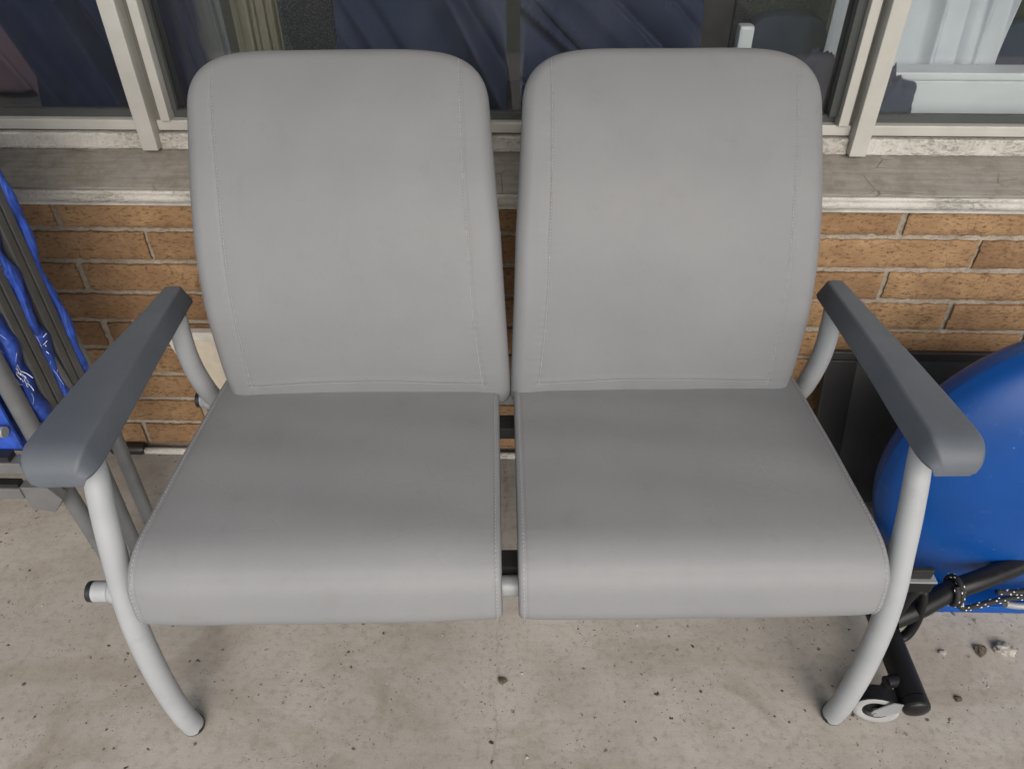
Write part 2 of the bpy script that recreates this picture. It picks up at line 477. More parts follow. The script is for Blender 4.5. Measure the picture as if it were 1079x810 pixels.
# ------------------------------------------------------------------ the setting
b = MB(); b.box(-6, 6, -3.2, .12, -.14, 0)
tag(b.build('porch_floor', M['concrete']), kind='structure')
b = MB(); b.add([(-90, -90, -.12), (90, -90, -.12), (90, 90, -.12), (-90, 90, -.12)], [(0, 1, 2, 3)])
tag(b.build('ground', M['lawn']), kind='structure')

# brick wall: every brick a real raised brick, in one mesh
wall = thing('brick_wall', 'tan Norman brick wall with grey mortar joints below the window', 'wall')
b = MB(); tints = []
COURSE, LEN, ZT = .0677, .307, .6184
def noise2(nv, nu, amp):
    a = rng.normal(size=(nv, nu))
    return a * amp
for k in range(1, 10):
    z0 = ZT - k * COURSE + .0058; z1 = ZT - (k - 1) * COURSE - .0058
    if k == 1: z1 -= .004
    off = .675 if k % 2 else .8235
    off += random.uniform(-.006, .006)
    for j in range(-10, 6):
        xa = off + j * LEN + .005 + random.uniform(-.002, .003); xb = off + (j + 1) * LEN - .005 + random.uniform(-.003, .002)
        if xb < -2.4 or xa > 2.4: continue
        nu, nv = 40, 10
        U, V = np.meshgrid(np.linspace(0, 1, nu), np.linspace(0, 1, nv))
        sk = random.uniform(-.0016, .0016)
        X = xa + (xb - xa) * U; Zz = z0 + (z1 - z0) * V + sk * (U - .5)
        ed = np.minimum(np.minimum(U, 1 - U) * (xb - xa), np.minimum(V, 1 - V) * (z1 - z0))
        Y = -.004 - .003 * np.clip(ed / .006, 0, 1) ** .6 + noise2(nv, nu, .0005) + random.uniform(-.0015, .0015)
        edge = ed < 1e-9
        X = X + edge * rng.normal(size=X.shape) * .0007; Zz = Zz + edge * rng.normal(size=X.shape) * .0009
        nb = np.sin(U * random.uniform(5, 14) + random.uniform(0, 6)) * .0005
        Zz = Zz + edge * nb
        P = np.stack([X, Y, Zz], -1)
        nf0 = len(b.f)
        b.grid(P)
        # sides back into the joint
        ring = [(0, j_) for j_ in range(nu)] + [(i_, nu - 1) for i_ in range(1, nv)] + [(nv - 1, j_) for j_ in range(nu - 2, -1, -1)] + [(i_, 0) for i_ in range(nv - 2, 0, -1)]
        A = np.array([P[i_, j_] for i_, j_ in ring]); B = A.copy(); B[:, 1] = .02
        b.grid(np.stack([A, B]), close_u=True)
        tints += [random.betavariate(1.6, 1.6)] * (len(b.f) - nf0)
br = b.build('brick_face', M['brick'], wall, smooth=True, recalc=False)
at = br.data.attributes.new('tint', 'FLOAT', 'FACE'); at.data.foreach_set('value', tints)
# mortar sheet with a slightly wavy, tooled face
U, V = np.meshgrid(np.linspace(-2.45, 2.45, 700), np.linspace(-.02, .622, 130))
Yw = .0015 + noise2(*U.shape, .0006)
b = MB(); b.grid(np.stack([U, Yw, V], -1)); b.box(-2.45, 2.45, .012, .11, -.02, .622)
b.build('mortar', M['mortar'], wall, recalc=False)

# sill: weathered sloping ledge with a flaking trim strip under its nose
sill = thing('window_sill', 'weathered grey brown window sill with a scratched sloping top', 'window sill')
b = MB(); b.prism([(.10, .695), (.048, .6825), (-.042, .650), (-.044, .6462), (-.040, .6445), (-.012, .6445), (-.012, .625), (.10, .625)], -2.45, 2.45)
b.build('ledge', M['sill'], sill, bevel=.0012)
b = MB()
xs = np.linspace(-2.45, 2.45, 900)
prof = [(-.012, .643), (-.0345, .6432), (-.0368, .641), (-.0362, .634), (-.0335, .631), (-.0352, .628), (-.0340, .6185), (-.020, .617), (-.012, .617)]
P = np.zeros((len(xs), len(prof), 3))
for i, (yy, zz) in enumerate(prof):
    P[:, i, 0] = xs; P[:, i, 1] = yy + rng.normal(size=len(xs)) * .0005; P[:, i, 2] = zz + rng.normal(size=len(xs)) * .0004
b.grid(P)
b.build('trim_strip', M['flake'], sill, smooth=True)
b = MB(); b.box(-2.45, 2.45, -.016, .0, .604, .6165)
b.build('lower_lip', M['white_paint'], sill, bevel=.002)

# ------------------------------------------------------------------ the window
win = thing('window', 'three-light aluminium window with pale peeling frame and dark interior', 'window')
def wbox(name, mat, *args, bevel=.0015):
    b = MB(); b.box(*args); return b.build(name, mat, win, bevel=bevel)
BL, BR = (-.683, -.655), (.558, .5865)
segs = [(-2.4, BL[0] - .001), (BL[1] + .001, BR[0] - .001), (BR[1] + .001, 2.4)]
for i, (xa, xb) in enumerate(segs):
    # lower track: rough and chalky
    b = MB(); n = int((xb - xa) / .004)
    xs = np.linspace(xa, xb, n)
    prof = [(.10, .684), (.047, .6835), (.0445, .686), (.0445, .6895), (.0462, .6905), (.0455, .709), (.049, .7115), (.10, .7115)]
    P = np.zeros((n, len(prof), 3))
    for q, (yy, zz) in enumerate(prof):
        P[:, q, 0] = xs; P[:, q, 1] = yy + rng.normal(size=n) * .0005; P[:, q, 2] = zz + rng.normal(size=n) * .0003
    b.grid(P)
    for r_ in (0, n - 1):
        b.add(P[r_], [tuple(range(len(prof)))])
    b.build('track', M['flake'], win, smooth=False)
    wbox('track_gap', M['glaze_shadow'], xa, xb, .062, .10, .7115, .716, bevel=0)
    wbox('sash_rail', M['frame'], xa, xb, .052, .10, .716, .7335)
    wbox('gasket', M['gasket'], xa, xb, .068, .082, .7335, .746, bevel=0)
for (xa, xb) in (BL, BR):
    wbox('mullion', M['frame'], xa, xb, .030, .10, .687, 2.15)
wbox('channel', M['glaze_shadow'], BL[1], -.643, .058, .10, .7335, 2.15, bevel=0)
wbox('stile', M['frame'], -.643, -.627, .046, .10, .7335, 2.15)
wbox('channel', M['glaze_shadow'], .549, BR[0], .058, .10, .7335, 2.15, bevel=0)
wbox('stile', M['frame'], .532, .549, .046, .10, .7335, 2.15)
wbox('gasket', M['gasket'], .517, .532, .060, .10, .746, 2.15, bevel=0)
wbox('stile', M['frame'], BR[1], .594, .046, .10, .7335, 2.15)
wbox('gasket', M['gasket'], -.627, -.618, .066, .10, .746, 2.15, bevel=0)
wbox('stile', M['frame'], BL[0] - .008, BL[0], .05, .10, .7335, 2.15)
wbox('head', M['frame'], -2.4, 2.4, .03, .12, 2.15, 2.22)
for xa, xb in ((-2.4, BL[0] - .008), (-.618, .517), (.594, 2.4)):
    b = MB(); b.box(xa, xb, .076, .080, .746, 2.15)
    b.build('pane', M['glass'], win)
b = MB(); b.box(-2.45, 2.45, .0, .14, 2.22, 2.62)
up = b.build('lintel', M['mortar'], wall)

# porch roof reaching out over the slab (shades everything from the zenith)
b = MB(); b.box(-6, 6, -2.2, .14, 2.6, 2.8)
roof = b.build('porch_roof', M['roof'])
tag(roof, 'grey flat porch roof sheltering the concrete slab', 'roof')

# ------------------------------------------------------------------ behind the glass
b = MB()
b.box(-2.4, 2.4, 2.4, 2.45, 0, 2.6); b.box(-2.45, -2.4, .12, 2.4, 0, 2.6); b.box(2.4, 2.45, .12, 2.4, 0, 2.6)
b.box(-2.4, 2.4, .12, 2.4, -.02, 0.0); b.box(-2.4, 2.4, .14, 2.4, 2.6, 2.65)
tag(b.build('room_shell', M['room']), kind='structure')
b = MB(); b.box(-2.4, 2.4, .10, .42, .64, .700)
tag(b.build('inner_ledge', M['room'], None, bevel=.003), 'dark inner ledge behind the window glass', 'ledge')

def curtain(name, mat, label, x0, x1, y, z0, z1, folds, amp, lean=0.0, ph=0.0, hem=0.0, seed=0, group=None, sharp=1.0):
    """hung cloth: rounded pleats that slant by `lean` metres per metre of height and fan out at random"""
    r = np.random.default_rng(seed)
    nu, nv = 220, 110
    U, V = np.meshgrid(np.linspace(0, 1, nu), np.linspace(0, 1, nv))
    W, H = x1 - x0, z1 - z0
    jit = np.interp(np.linspace(-1, 2, 400), np.linspace(-1, 2, 22), r.normal(size=22) * .55)
    Uu = U + lean * (V * H) / W                                # fold lines run diagonally over the cloth
    arg = Uu * folds * 2 * np.pi + ph + np.interp(Uu, np.linspace(-1, 2, 400), jit) * 2.2
    fold = np.abs(np.sin(arg / 2)) ** .75 * 2 - 1
    fold2 = np.sin(arg * 1.7 + 3 * V + 1)
    Y = y + amp * (fold * (.6 + .4 * np.sin(V * 3 + seed)) + .28 * fold2)
    X = x0 + W * U + .3 * amp * np.cos(arg) * np.sin(np.pi * U)
    Zc = z0 + H * V + hem * np.sin(U * 9 + seed) * (1 - V)
    b = MB(); b.grid(np.stack([X, Y, Zc], -1))
    o = b.build(name, mat, None, smooth=True)
    s = o.modifiers.new('thickness', 'SOLIDIFY'); s.thickness = .002
    return tag(o, label, 'curtain', group)
curtain('curtain', M['navy'], 'navy blue curtain hanging in diagonal folds behind the left chair back', -.345, -.042, .165, .700, 1.45, 2.0, .034, .55, 1.0, seed=3)
curtain('curtain', M['navy'], 'navy blue curtain in deep slanting folds behind the right chair back', -.018, .300, .165, .700, 1.45, 2.6, .034, 1.1, 2.2, seed=5)
curtain('curtain', M['navy_dark'], 'dark navy curtain with a straight edge behind the far left pane', -.93, -.675, .165, .690, 1.45, 2.6, .030, .35, .3, seed=8)
curtain('curtain', M['plum_cloth'], 'dusky plum cloth hanging in the far left pane', -1.15, -.82, .24, .72, 1.45, 1.2, .02, .5, .2, seed=9)
curtain('curtain', M['white_cloth'], 'white curtain with long soft folds in the right pane', .615, .868, .225, .70, 1.45, 3.2, .016, .06, 2.5, seed=12)
curtain('curtain', M['white_cloth'], 'narrow white curtain strip beside the right mullion', .548, .592, .24, .775, 1.45, 1.0, .008, .0, 1.0, seed=13)
curtain('curtain', M['beige_cloth'], 'beige slatted curtain at the top corner of the left chair back', -.565, -.460, .28, .74, 1.45, 4.0, .009, .0, .0, seed=14)
curtain('curtain', M['navy_dark'], 'dark navy cloth strip just right of the left mullion', -.66, -.585, .16, .70, 1.45, 1.4, .010, .15, 0, seed=18)
curtain('curtain', M['grey_cloth'], 'pale grey curtain strip between the dark navy strip and the beige curtain', -.665, -.56, .22, .70, 1.45, 2.2, .008, .05, 0, seed=21)
b = MB(); b.box(-.47, -.33, .26, .275, .70, 1.6)  # added panels, painted to stand in for dark speckled reflections in the glass
tag(b.build('reflection_panel', M['reflection'], None, bevel=.002), 'black speckled panel painted as a reflection, next to the beige curtain', 'panel')
b = MB(); b.box(.40, .585, .36, .375, .70, 1.6)
tag(b.build('reflection_panel', M['reflection'], None, bevel=.002), 'black speckled panel painted as a reflection, beside the narrow white curtain strip', 'panel')
# white box on the ledge
wb = thing('storage_box', 'white plastic box with a raised rim standing on the inner ledge', 'box')
b = MB(); b.box(.625, 1.6, .150, .196, .7, .782); b.build('box_body', M['white_plastic'], wb, bevel=.004)
b = MB(); b.box(.621, 1.604, .145, .201, .7825, .796); b.build('rim', M['white_plastic'], wb, bevel=.003)
b = MB(); b.box(.375, .402, .20, .23, .70, .858)
tag(b.build('paper_roll', M['white_plastic'], None, bevel=.006), 'small white carton between navy cloths behind the right chair back', 'carton')

def heap(name, label, cx, cy, cz, sx, sy, sz, seed, mat):
    r = np.random.default_rng(seed)
    nu, nv = 120, 60
    ph = r.uniform(0, 6, 8)
    th = np.linspace(0, 2 * np.pi, nu, endpoint=False); la = np.linspace(0, np.pi / 2, nv)
    T, L = np.meshgrid(th, la)
    k = 1 + .16 * np.abs(np.sin(1.5 * T + ph[0] + 2 * L)) - .22 * np.abs(np.sin(2.5 * T + ph[1] - 2.5 * L)) ** .6 + .12 * np.sin(2 * T + ph[2] + 4 * L)
    P = np.stack([cx + sx * np.cos(T) * np.cos(L) ** .6 * k, cy + sy * np.sin(T) * np.cos(L) ** .6 * k, cz + sz * np.sin(L) * k], -1)
    b = MB(); b.grid(P, close_u=True); b.add(P[0], [tuple(range(nu))])
    o = b.build(name, mat, None, smooth=True)
    return tag(o, label, 'cloth')
heap('folded_cloth', 'crumpled navy cloth slumped over the ledge end of the white box', .632, .118, .7005, .052, .024, .095, 4, M['navy'])
heap('folded_cloth', 'crumpled navy cloth behind the top corner of the right chair back', .500, .135, .7005, .075, .034, .110, 5, M['navy'])

def office_back(x, y, z, label):
    b = MB(); n = 40
    poly = []
    for k in range(n):
        a = 2 * math.pi * k / n
        ca, sa = math.cos(a), math.sin(a)
        poly.append((x + .085 * abs(ca) ** .5 * (1 if ca > 0 else -1), z + .16 * abs(sa) ** .5 * (1 if sa > 0 else -1)))
    b.prism(poly, y, y + .05, axis=1)
    return tag(b.build('seat_backrest', M['navy'], None, bevel=.012, smooth=True, auto=50), label, 'backrest')
office_back(.490, .285, .70, 'rounded navy seat back standing in the room left of the right mullion')
office_back(.955, .285, .69, 'rounded navy seat back behind the white box at the right edge')

# ------------------------------------------------------------------ two-seat chair
CY = rad(2.27)
chair = thing('waiting_bench', 'grey vinyl two-seat waiting chair with charcoal armrests and silver grey tube frame', 'chair', (-.0092, -.6389, 0), CY)

# back cushion: half outlines and a lumbar profile
BP = spline([(.362, .375), (.353, .42), (.347, .46), (.345, .52), (.348, .58), (.360, .64), (.379, .69), (.405, .74), (.435, .785), (.466, .83), (.500, .872), (.524, .899)], 12)
seg = np.r_[0, np.cumsum(np.linalg.norm(np.diff(BP, axis=0), axis=1))]
LB = seg[-1]
def bprof(s):
    y = np.interp(s, seg, BP[:, 0]); z = np.interp(s, seg, BP[:, 1])
    e = 2e-3
    dy = np.interp(np.clip(s + e, 0, LB), seg, BP[:, 0]) - np.interp(np.clip(s - e, 0, LB), seg, BP[:, 0])
    dz = np.interp(np.clip(s + e, 0, LB), seg, BP[:, 1]) - np.interp(np.clip(s - e, 0, LB), seg, BP[:, 1])
    l = np.hypot(dy, dz) + 1e-12
    return y, z, -dz / l, dy / l           # point and outward normal (towards the sitter)
CAP = .080
SIDE = [0.0, 0.0]
def outline(s):
    SIDE_IN = SIDE[0]
    z = np.interp(s, seg, BP[:, 1])
    xi = np.interp(z, [.40, .44, .68, .84, .92], [.0045, .0055, .0155, .0285, .034]) - SIDE[1]
    xo = np.interp(z, [.38, .42, .55, .7, .84, .92], [.472, .472, .4705, .467, .464, .460]) - SIDE_IN
    h = np.clip((s - (LB - CAP)) / CAP, 0, 1)
    k = np.maximum(1 - h ** 2.25, 0) ** (1 / 5.6)
    hb = np.clip((.022 - s) / .022, 0, 1)
    k2 = 1 - .05 * (1 - np.sqrt(np.maximum(1 - hb ** 2, 0)))
    return (xi + xo) / 2, (xo - xi) / 2 * k * k2
def back_mesh(sign, name):
    th = np.linspace(0, math.pi / 2, 46)
    ks = np.linspace(1, 0, 50)
    hh = np.unique(np.round(np.r_[np.sin(th), (1 - ks ** 5.6) ** (1 / 2.25)], 5))
    hh = hh[np.r_[True, np.diff(hh) > 4e-5]]
    rows = np.unique(np.round(np.r_[np.linspace(0, LB - CAP, 230)[:-1], np.linspace(.054, .084, 60), LB - CAP + CAP * hh], 6))
    e = np.linspace(-1, 1, 211)
    cols = np.sign(e) * (1 - (1 - np.abs(e)) ** 1.35)
    xc, hw = outline(rows)
    hw = np.maximum(hw, 1e-4)
    X = xc[:, None] + hw[:, None] * cols[None, :]
    S = np.repeat(rows[:, None], len(cols), 1)
    # distance to outline
    o_s = np.r_[rows, rows[::-1], np.full(60, rows[0]), np.full(60, rows[-1])]
    o_x = np.r_[xc + hw, (xc - hw)[::-1], np.linspace(xc[0] - hw[0], xc[0] + hw[0], 60), np.linspace(xc[-1] - hw[-1], xc[-1] + hw[-1], 60)]
    q_ = np.r_[0, np.cumsum(np.hypot(np.diff(xc + hw), np.diff(rows)))]
    q2 = np.linspace(0, q_[-1], 900)
    o_s = np.r_[np.interp(q2, q_, rows)] ; o_s = np.r_[o_s, o_s, np.full(90, rows[0]), np.full(90, rows[-1])]
    q3 = np.r_[0, np.cumsum(np.hypot(np.diff(xc - hw), np.diff(rows)))]
    o_s[900:1800] = np.interp(np.linspace(0, q3[-1], 900), q3, rows)
    o_x = np.r_[np.interp(q2, q_, xc + hw), np.interp(np.linspace(0, q3[-1], 900), q3, xc - hw), np.linspace(xc[0] - hw[0], xc[0] + hw[0], 90), np.linspace(xc[-1] - hw[-1], xc[-1] + hw[-1], 90)]
    D = np.full(X.shape, 9.)
    for a in range(len(o_s)):
        D = np.minimum(D, (X - o_x[a]) ** 2 + (S - o_s[a]) ** 2)
    D = np.sqrt(D)
    D[:, 0] = 0; D[:, -1] = 0; D[0, :] = 0; D[-1, :] = 0
    rr = .020
    q = np.clip(D / rr, 0, 1)
    d = rr * np.sqrt(np.maximum(1 - (1 - q) ** 2, 0))
    d += .006 * (1 - np.exp(-D / .05))
    # seams: two along the sides, one across the bottom
    wl_, wr_ = xc - hw, xc + hw
    xl = np.minimum(np.interp(rows, [0, LB - CAP], [0, 0]) + (outline(np.minimum(rows, LB - CAP))[0] - outline(np.minimum(rows, LB - CAP))[1]) + .039 + .008 * np.sin(np.pi * np.clip(rows / (LB - CAP), 0, 1)), 9)
    xr = (outline(np.minimum(rows, LB - CAP))[0] + outline(np.minimum(rows, LB - CAP))[1]) - .039 - .008 * np.sin(np.pi * np.clip(rows / (LB - CAP), 0, 1))
    for xs_ in (xl, xr):
        g = np.exp(-((X - xs_[:, None]) / .0022) ** 2) * .0009
        g += np.exp(-((X - xs_[:, None]) / .009) ** 2) * .0004
        d -= g * np.clip(D / .012, 0, 1)
        d += .00028 * np.sin(S * 2 * np.pi / .0135 + 2 * np.sin(S * 40)) * np.exp(-np.abs(X - xs_[:, None]) / .009) * np.clip(D / .012, 0, 1)
    sb = .066
    sbx = sb + .006 * np.cos(np.clip((X - xc[:, None]) / hw[:, None], -1, 1) * 2.2)
    inb = ((X > xl[:, None]) & (X < xr[:, None]))
    fade = np.clip((X - xl[:, None]) / .012, 0, 1) * np.clip((xr[:, None] - X) / .012, 0, 1) * inb
    low = 1 / (1 + np.exp(np.clip((S - sbx) / .00045, -40, 40)))
    d -= low * (.0030 * np.exp(-np.clip(sbx - S, 0, 1) / .09)) * fade
    d += .0008 * np.exp(-((S - sbx - .005) / .006) ** 2) * fade
    d -= .014 * np.exp(-((S - sbx + .0010) / .00125) ** 2) * fade
    # soft handling undulation
    d += .0007 * np.sin(X * 21 + S * 9 + sign) + .0005 * np.sin(X * 8 - S * 26 + 2 * sign) + .0004 * np.sin(X * 47 + S * 31)*np.clip(D/.02,0,1)
    d = np.where(D <= 0, 0, np.maximum(d, 0))
    Y, Zc, ny, nz = bprof(S)
    base = .022
    Fp = np.stack([sign * X, Y + ny * (d - .010), Zc + nz * (d - .010)], -1)
    db = np.clip(D / .014, 0, 1); db = .020 * np.sqrt(np.maximum(1 - (1 - db) ** 2, 0))
    Bp = np.stack([sign * X, Y - ny * (db + .010), Zc - nz * (db + .010)], -1)
    b = MB(); b.grid(Fp, flip=sign < 0); b.grid(Bp, flip=sign > 0)
    o = b.build(name, M['vinyl'], chair, smooth=True, merge=1e-5, auto=70)
    # stitches
    for xs_, sgn in ((xl, 1), (xr, -1)):
        b = MB()
        pos = np.arange(.062, LB - .012, .0046)
        for s_ in pos:
            s2 = s_ + .0030
            vq = []
            xx = np.interp(s_, rows, xs_) + sgn * .0028
            hwc = np.interp(s_, rows, hw); xcc = np.interp(s_, rows, xc)
            if abs(xx - xcc) > hwc - .014: continue
            pts = []
            for ss in (s_, s2):
                i = int(np.argmin(abs(rows - ss))); j = int(np.argmin(abs(X[i] - xx)))
                y0, z0, n_y, n_z = bprof(np.array(ss))
                hgt = d[i, j] - .010 + .0002
                pts.append((sign * xx, float(y0 + n_y * hgt), float(z0 + n_z * hgt)))
            b.tube(pts, .00052, 5)
        b.build('stitching', M['thread'], o, smooth=True)
    return o
SIDE[:] = [.0150, .0085]
bl = back_mesh(-1, 'backrest')
SIDE[:] = [.006, .001]
br_ = back_mesh(1, 'backrest')

# seat cushion
def seat_mesh(xf0, xf1, xr0, xr1, sign):
    cx, hw = (xf0 + xf1) / 2, (xf1 - xf0) / 2
    def skew(y):
        k = np.clip(y / .33, 0, 1.2)
        a, b_ = xf0 + (xr0 - xf0) * k, xf1 + (xr1 - xf1) * k
        return a, b_
    prof = [(.405, .395), (.400, .407), (.36, .4125), (.28, .4165), (.2, .421), (.12, .423), (.06, .4245), (.03, .4235), (.008, .418), (-.012, .4065), (-.0245, .390), (-.0300, .364), (-.0315, .341), (-.025, .325), (-.013, .319), (-.006, .326), (-.001, .361), (.05, .3655), (.12, .366), (.26, .365), (.39, .365), (.404, .372)]
    L = spline(prof + [prof[0]], 10)[:-1]
    n = len(L)
    tg = np.roll(L, -1, 0) - np.roll(L, 1, 0)
    tg /= np.linalg.norm(tg, axis=1)[:, None]
    nr = np.stack([-tg[:, 1], tg[:, 0]], -1)
    cen = np.array([.2, .395])
    if ((L - cen) * nr).sum() < 0: nr = -nr
    top = np.clip((nr[:, 1]) , 0, 1) ** 2
    fr_ = np.clip(-nr[:, 0], 0, 1)
    xs = np.r_[np.linspace(0, .02, 26)[:-1], np.linspace(.02, .05, 16)[:-1], np.linspace(.05, 2 * hw - .05, 60)[:-1], np.linspace(2 * hw - .05, 2 * hw - .02, 16)[:-1], np.linspace(2 * hw - .02, 2 * hw, 26)]
    rows = []
    rr = .007
    for xd in xs:
        D = min(xd, 2 * hw - xd)
        q = min(D / rr, 1)
        ins = rr * (1 - math.sqrt(max(0, 1 - (1 - q) ** 2)))
        bul = .0042 * (1 - math.exp(-D / .05)) 
        seam = .0009 * math.exp(-((D - .0105) / .0018) ** 2) + .0003 * math.exp(-((D - .013) / .007) ** 2)
        x = cx - hw + xd
        und = .0004 * np.sin(x * 19 + L[:, 0] * 22 + sign) + .0003 * np.sin(x * 43 - L[:, 0] * 15) + .0004 * np.sin(x * 9 + L[:, 0] * 60)
        und = und + .00035 * np.sin(L[:, 0] * 2 * np.pi / .014 + 3 * np.sin(L[:, 0] * 31 + sign)) * math.exp(-abs(D - .012) / .008)
        off = -ins + (bul + und * min(1, D / .03)) * np.maximum(top, fr_ * .8) - seam * np.maximum(top, fr_)
        P = L + nr * off[:, None]
        # the side walls bow in slightly
        ya, yb = skew(P[:, 0]); rows.append(np.c_[ya + (yb - ya) * xd / (2 * hw), P])
    P = np.array(rows)
    b = MB(); b.grid(P, close_u=True)
    for r_ in (0, len(xs) - 1):
        c0 = P[r_].mean(0)
        ring = P[r_]; inner = c0 + (ring - c0) * .93
        inner[:, 0] += 0.001 if r_ == 0 else -0.001
        b.grid(np.stack([ring, inner]), close_u=True)
        b.add(inner, [tuple(range(n))])
    o = b.build('seat', M['vinyl'], chair, smooth=True, merge=1e-6, auto=75)
    arc = np.r_[0, np.cumsum(np.linalg.norm(np.diff(L, axis=0), axis=1))]
    i0 = int(np.argmin(abs(L[:, 0] - .33) + (L[:, 1] < .40) * 9)); i1 = int(np.argmin(abs(L[:, 0] + .019) + (L[:, 1] > .36) * 9))
    lo, hi = sorted((arc[i0], arc[i1]))
    for side in (0, 1):
        b = MB()
        xx = cx - hw + .0072 if side == 0 else cx + hw - .0072
        for s_ in np.arange(lo, hi, .0060):
            pts = []
            for ss in (s_, s_ + .0030):
                y = np.interp(ss, arc, L[:, 0]); z = np.interp(ss, arc, L[:, 1]); ny = np.interp(ss, arc, nr[:, 0]); nz = np.interp(ss, arc, nr[:, 1])
                tp = max(max(nz, 0) ** 2, .8 * max(-ny, 0))
                hgt = .0043 * (1 - math.exp(-.0072 / .05)) * tp + .0001
                ya, yb = skew(y)
                pts.append((ya + (yb - ya) * (xx - cx + hw) / (2 * hw), y + ny * hgt, z + nz * hgt))
            b.tube(pts, .0005, 5)
        b.build('stitching', M['thread'], o, smooth=True)
    return o
seat_mesh(-.489, -.0135, -.479, -.0155, -1)
seat_mesh(.0075, .4855, .0085, .484, 1)

# armrests
def arm(sign):
    n = 60
    rings = []
    L0, L1 = .006, .432
    ts = np.r_[np.linspace(0, .10, 26)[:-1] ** 1.0, np.linspace(.10, .97, 28)[:-1], np.linspace(.97, 1, 9)]
    for tt in ts:
        y = L0 + (L1 - L0) * tt
        s_ = y - L0
        hw = np.interp(y, [L0, .03, .10, .25, .43], [.0370, .0370, .0345, .0265, .0195])
        ztop = np.interp(y, [L0, .05, .2, .43], [.588, .590, .585, .570])
        th = np.interp(y, [L0, .05, .43], [.030, .034, .033])
        zb = ztop - th
        rf = .036
        if s_ < rf:
            k = 1 - s_ / rf
            ztop -= rf * .86 * (1 - math.sqrt(max(0, 1 - k ** 2)))
            hw -= .012 * (1 - math.sqrt(max(0, 1 - k ** 2.4)))
        e_ = L1 - y
        if e_ < .012:
            k = 1 - e_ / .012
            hw -= .006 * (1 - math.sqrt(max(0, 1 - k * k))); ztop -= .006 * (1 - math.sqrt(max(0, 1 - k * k)))
        zb = min(zb, ztop - .006)
        # section: flat top, softly broken edges, an inner flank that slopes out as it goes down
        xc = -.5245 if sign < 0 else .5230
        hw += .0055 if sign < 0 and y < .2 else (.0055 * max(0, 1 - (y - .2) / .2) if sign < 0 else 0)
        sec = []
        re = min(.0055, (ztop - zb) * .4)
        inn = -sign                        # side that faces the sitter
        def arc_(cx_, cz_, a0, a1, m_):
            for q in range(m_ + 1):
                a = a0 + (a1 - a0) * q / m_
                sec.append((cx_ + re * math.cos(a), cz_ + re * math.sin(a)))
        tr_ = hw - (.010 if inn > 0 else .001); tl_ = hw - (.010 if inn < 0 else .001)
        br2 = hw - (.0 if inn > 0 else .005); bl2 = hw - (.0 if inn < 0 else .005)
        arc_(tr_ - re, ztop - re, 0.1, math.pi / 2, 5)
        arc_(-tl_ + re, ztop - re, math.pi / 2, math.pi - .1, 5)
        arc_(-bl2 + re, zb + re, math.pi - .1, 1.5 * math.pi, 5)
        arc_(br2 - re, zb + re, 1.5 * math.pi, 2 * math.pi + .1, 5)
        rings.append([(xc + a, y, z) for a, z in sec])
    P = np.array(rings)
    b = MB(); b.grid(P, close_u=True)
    b.add(P[0], [tuple(range(P.shape[1]))]); b.add(P[-1], [tuple(range(P.shape[1]))])
    return b.build('armrest', M['arm'], chair, smooth=True, auto=60)
arm(-1); arm(1)

# frame tubes
LEG_F = [(.074, .556), (.062, .52), (.049, .485), (.035, .442), (.020, .388), (.004, .33), (-.006, .26), (-.010, .16), (-.005, .06), (.004, .006)]
LEG_R = [(.385, .541), (.378, .51), (.376, .475), (.383, .432), (.402, .376), (.428, .325), (.452, .25), (.470, .16), (.478, .08), (.482, .006)]
for sx in (-1, 1):
    for nm, path in (('front_leg', LEG_F), ('rear_leg', LEG_R)):
        P = spline([(sx * .517, y, z) for y, z in path], 8)
        rr = np.interp(P[:, 2], [0, .2, .36, .50, .56], [.0166, .0168, .0166, .0155, .0135])
        b = MB(); b.tube(P, rr, 28)
        lg = b.build(nm, M['paint'], chair, smooth=True, auto=50)
        b = MB(); e = P[-1]; b.tube([(e[0], e[1], 0), (e[0], e[1], .0015), (e[0], e[1], .0105)], [.0150, .0162, .0173], 28)
        b.build('foot_cap', M['plug'], lg, smooth=True, auto=50)
for nm, y, z, xe in (('front_bar', .013, .3455, -.558), ('rear_bar', .418, .344, -.541)):
    b = MB(); b.tube([(xe, y, z), (.515, y, z)], .0142, 24)
    br0 = b.build(nm, M['paint'], chair, smooth=True, auto=50)
    b = MB(); b.tube([(xe - .008, y, z), (xe - .0075, y, z), (xe, y, z)], [.0115, .0138, .0143], 24)
    b.build('end_plug', M['plug'], br0, smooth=True, auto=50)
    # weld collar where the bar meets the leg
    b = MB(); b.tube([(-.538, y, z), (-.535, y, z), (-.530, y, z), (-.522, y, z)], [.0143, .0155, .0175, .020], 24)
    b.build('weld', M['paint'], br0, smooth=True)
b = MB(); b.box(-.47, .46, .31, .345, .340, .3635)
b.build('cross_beam', M['ply'], chair, bevel=.002)
b = MB(); b.box(-.47, .46, .031, .062, .338, .3605)
b.build('cross_beam', M['ply'], chair, bevel=.002)
for cx_ in (-.2515, .2365):
    b = MB(); b.box(cx_ - .2, cx_ + .2, .045, .38, .352, .3645)
    b.build('seat_base', M['ply'], chair, bevel=.002)
for cx_ in (-.24, .238):
    for dx in (-.10, .10):
        b = MB(); b.tube(spline([(cx_ + dx, .30, .35), (cx_ + dx, .39, .352), (cx_ + dx, .424, .40), (cx_ + dx, .415, .52), (cx_ + dx, .435, .62)], 8), .010, 12)
        b.build('back_bracket', M['ply'], chair, smooth=True)
# the frame stands very slightly racked to one side
for o in [c_ for c_ in chair.children_recursive if c_.type == 'MESH']:
    for v_ in o.data.vertices: v_.co.x -= .011 * v_.co.z

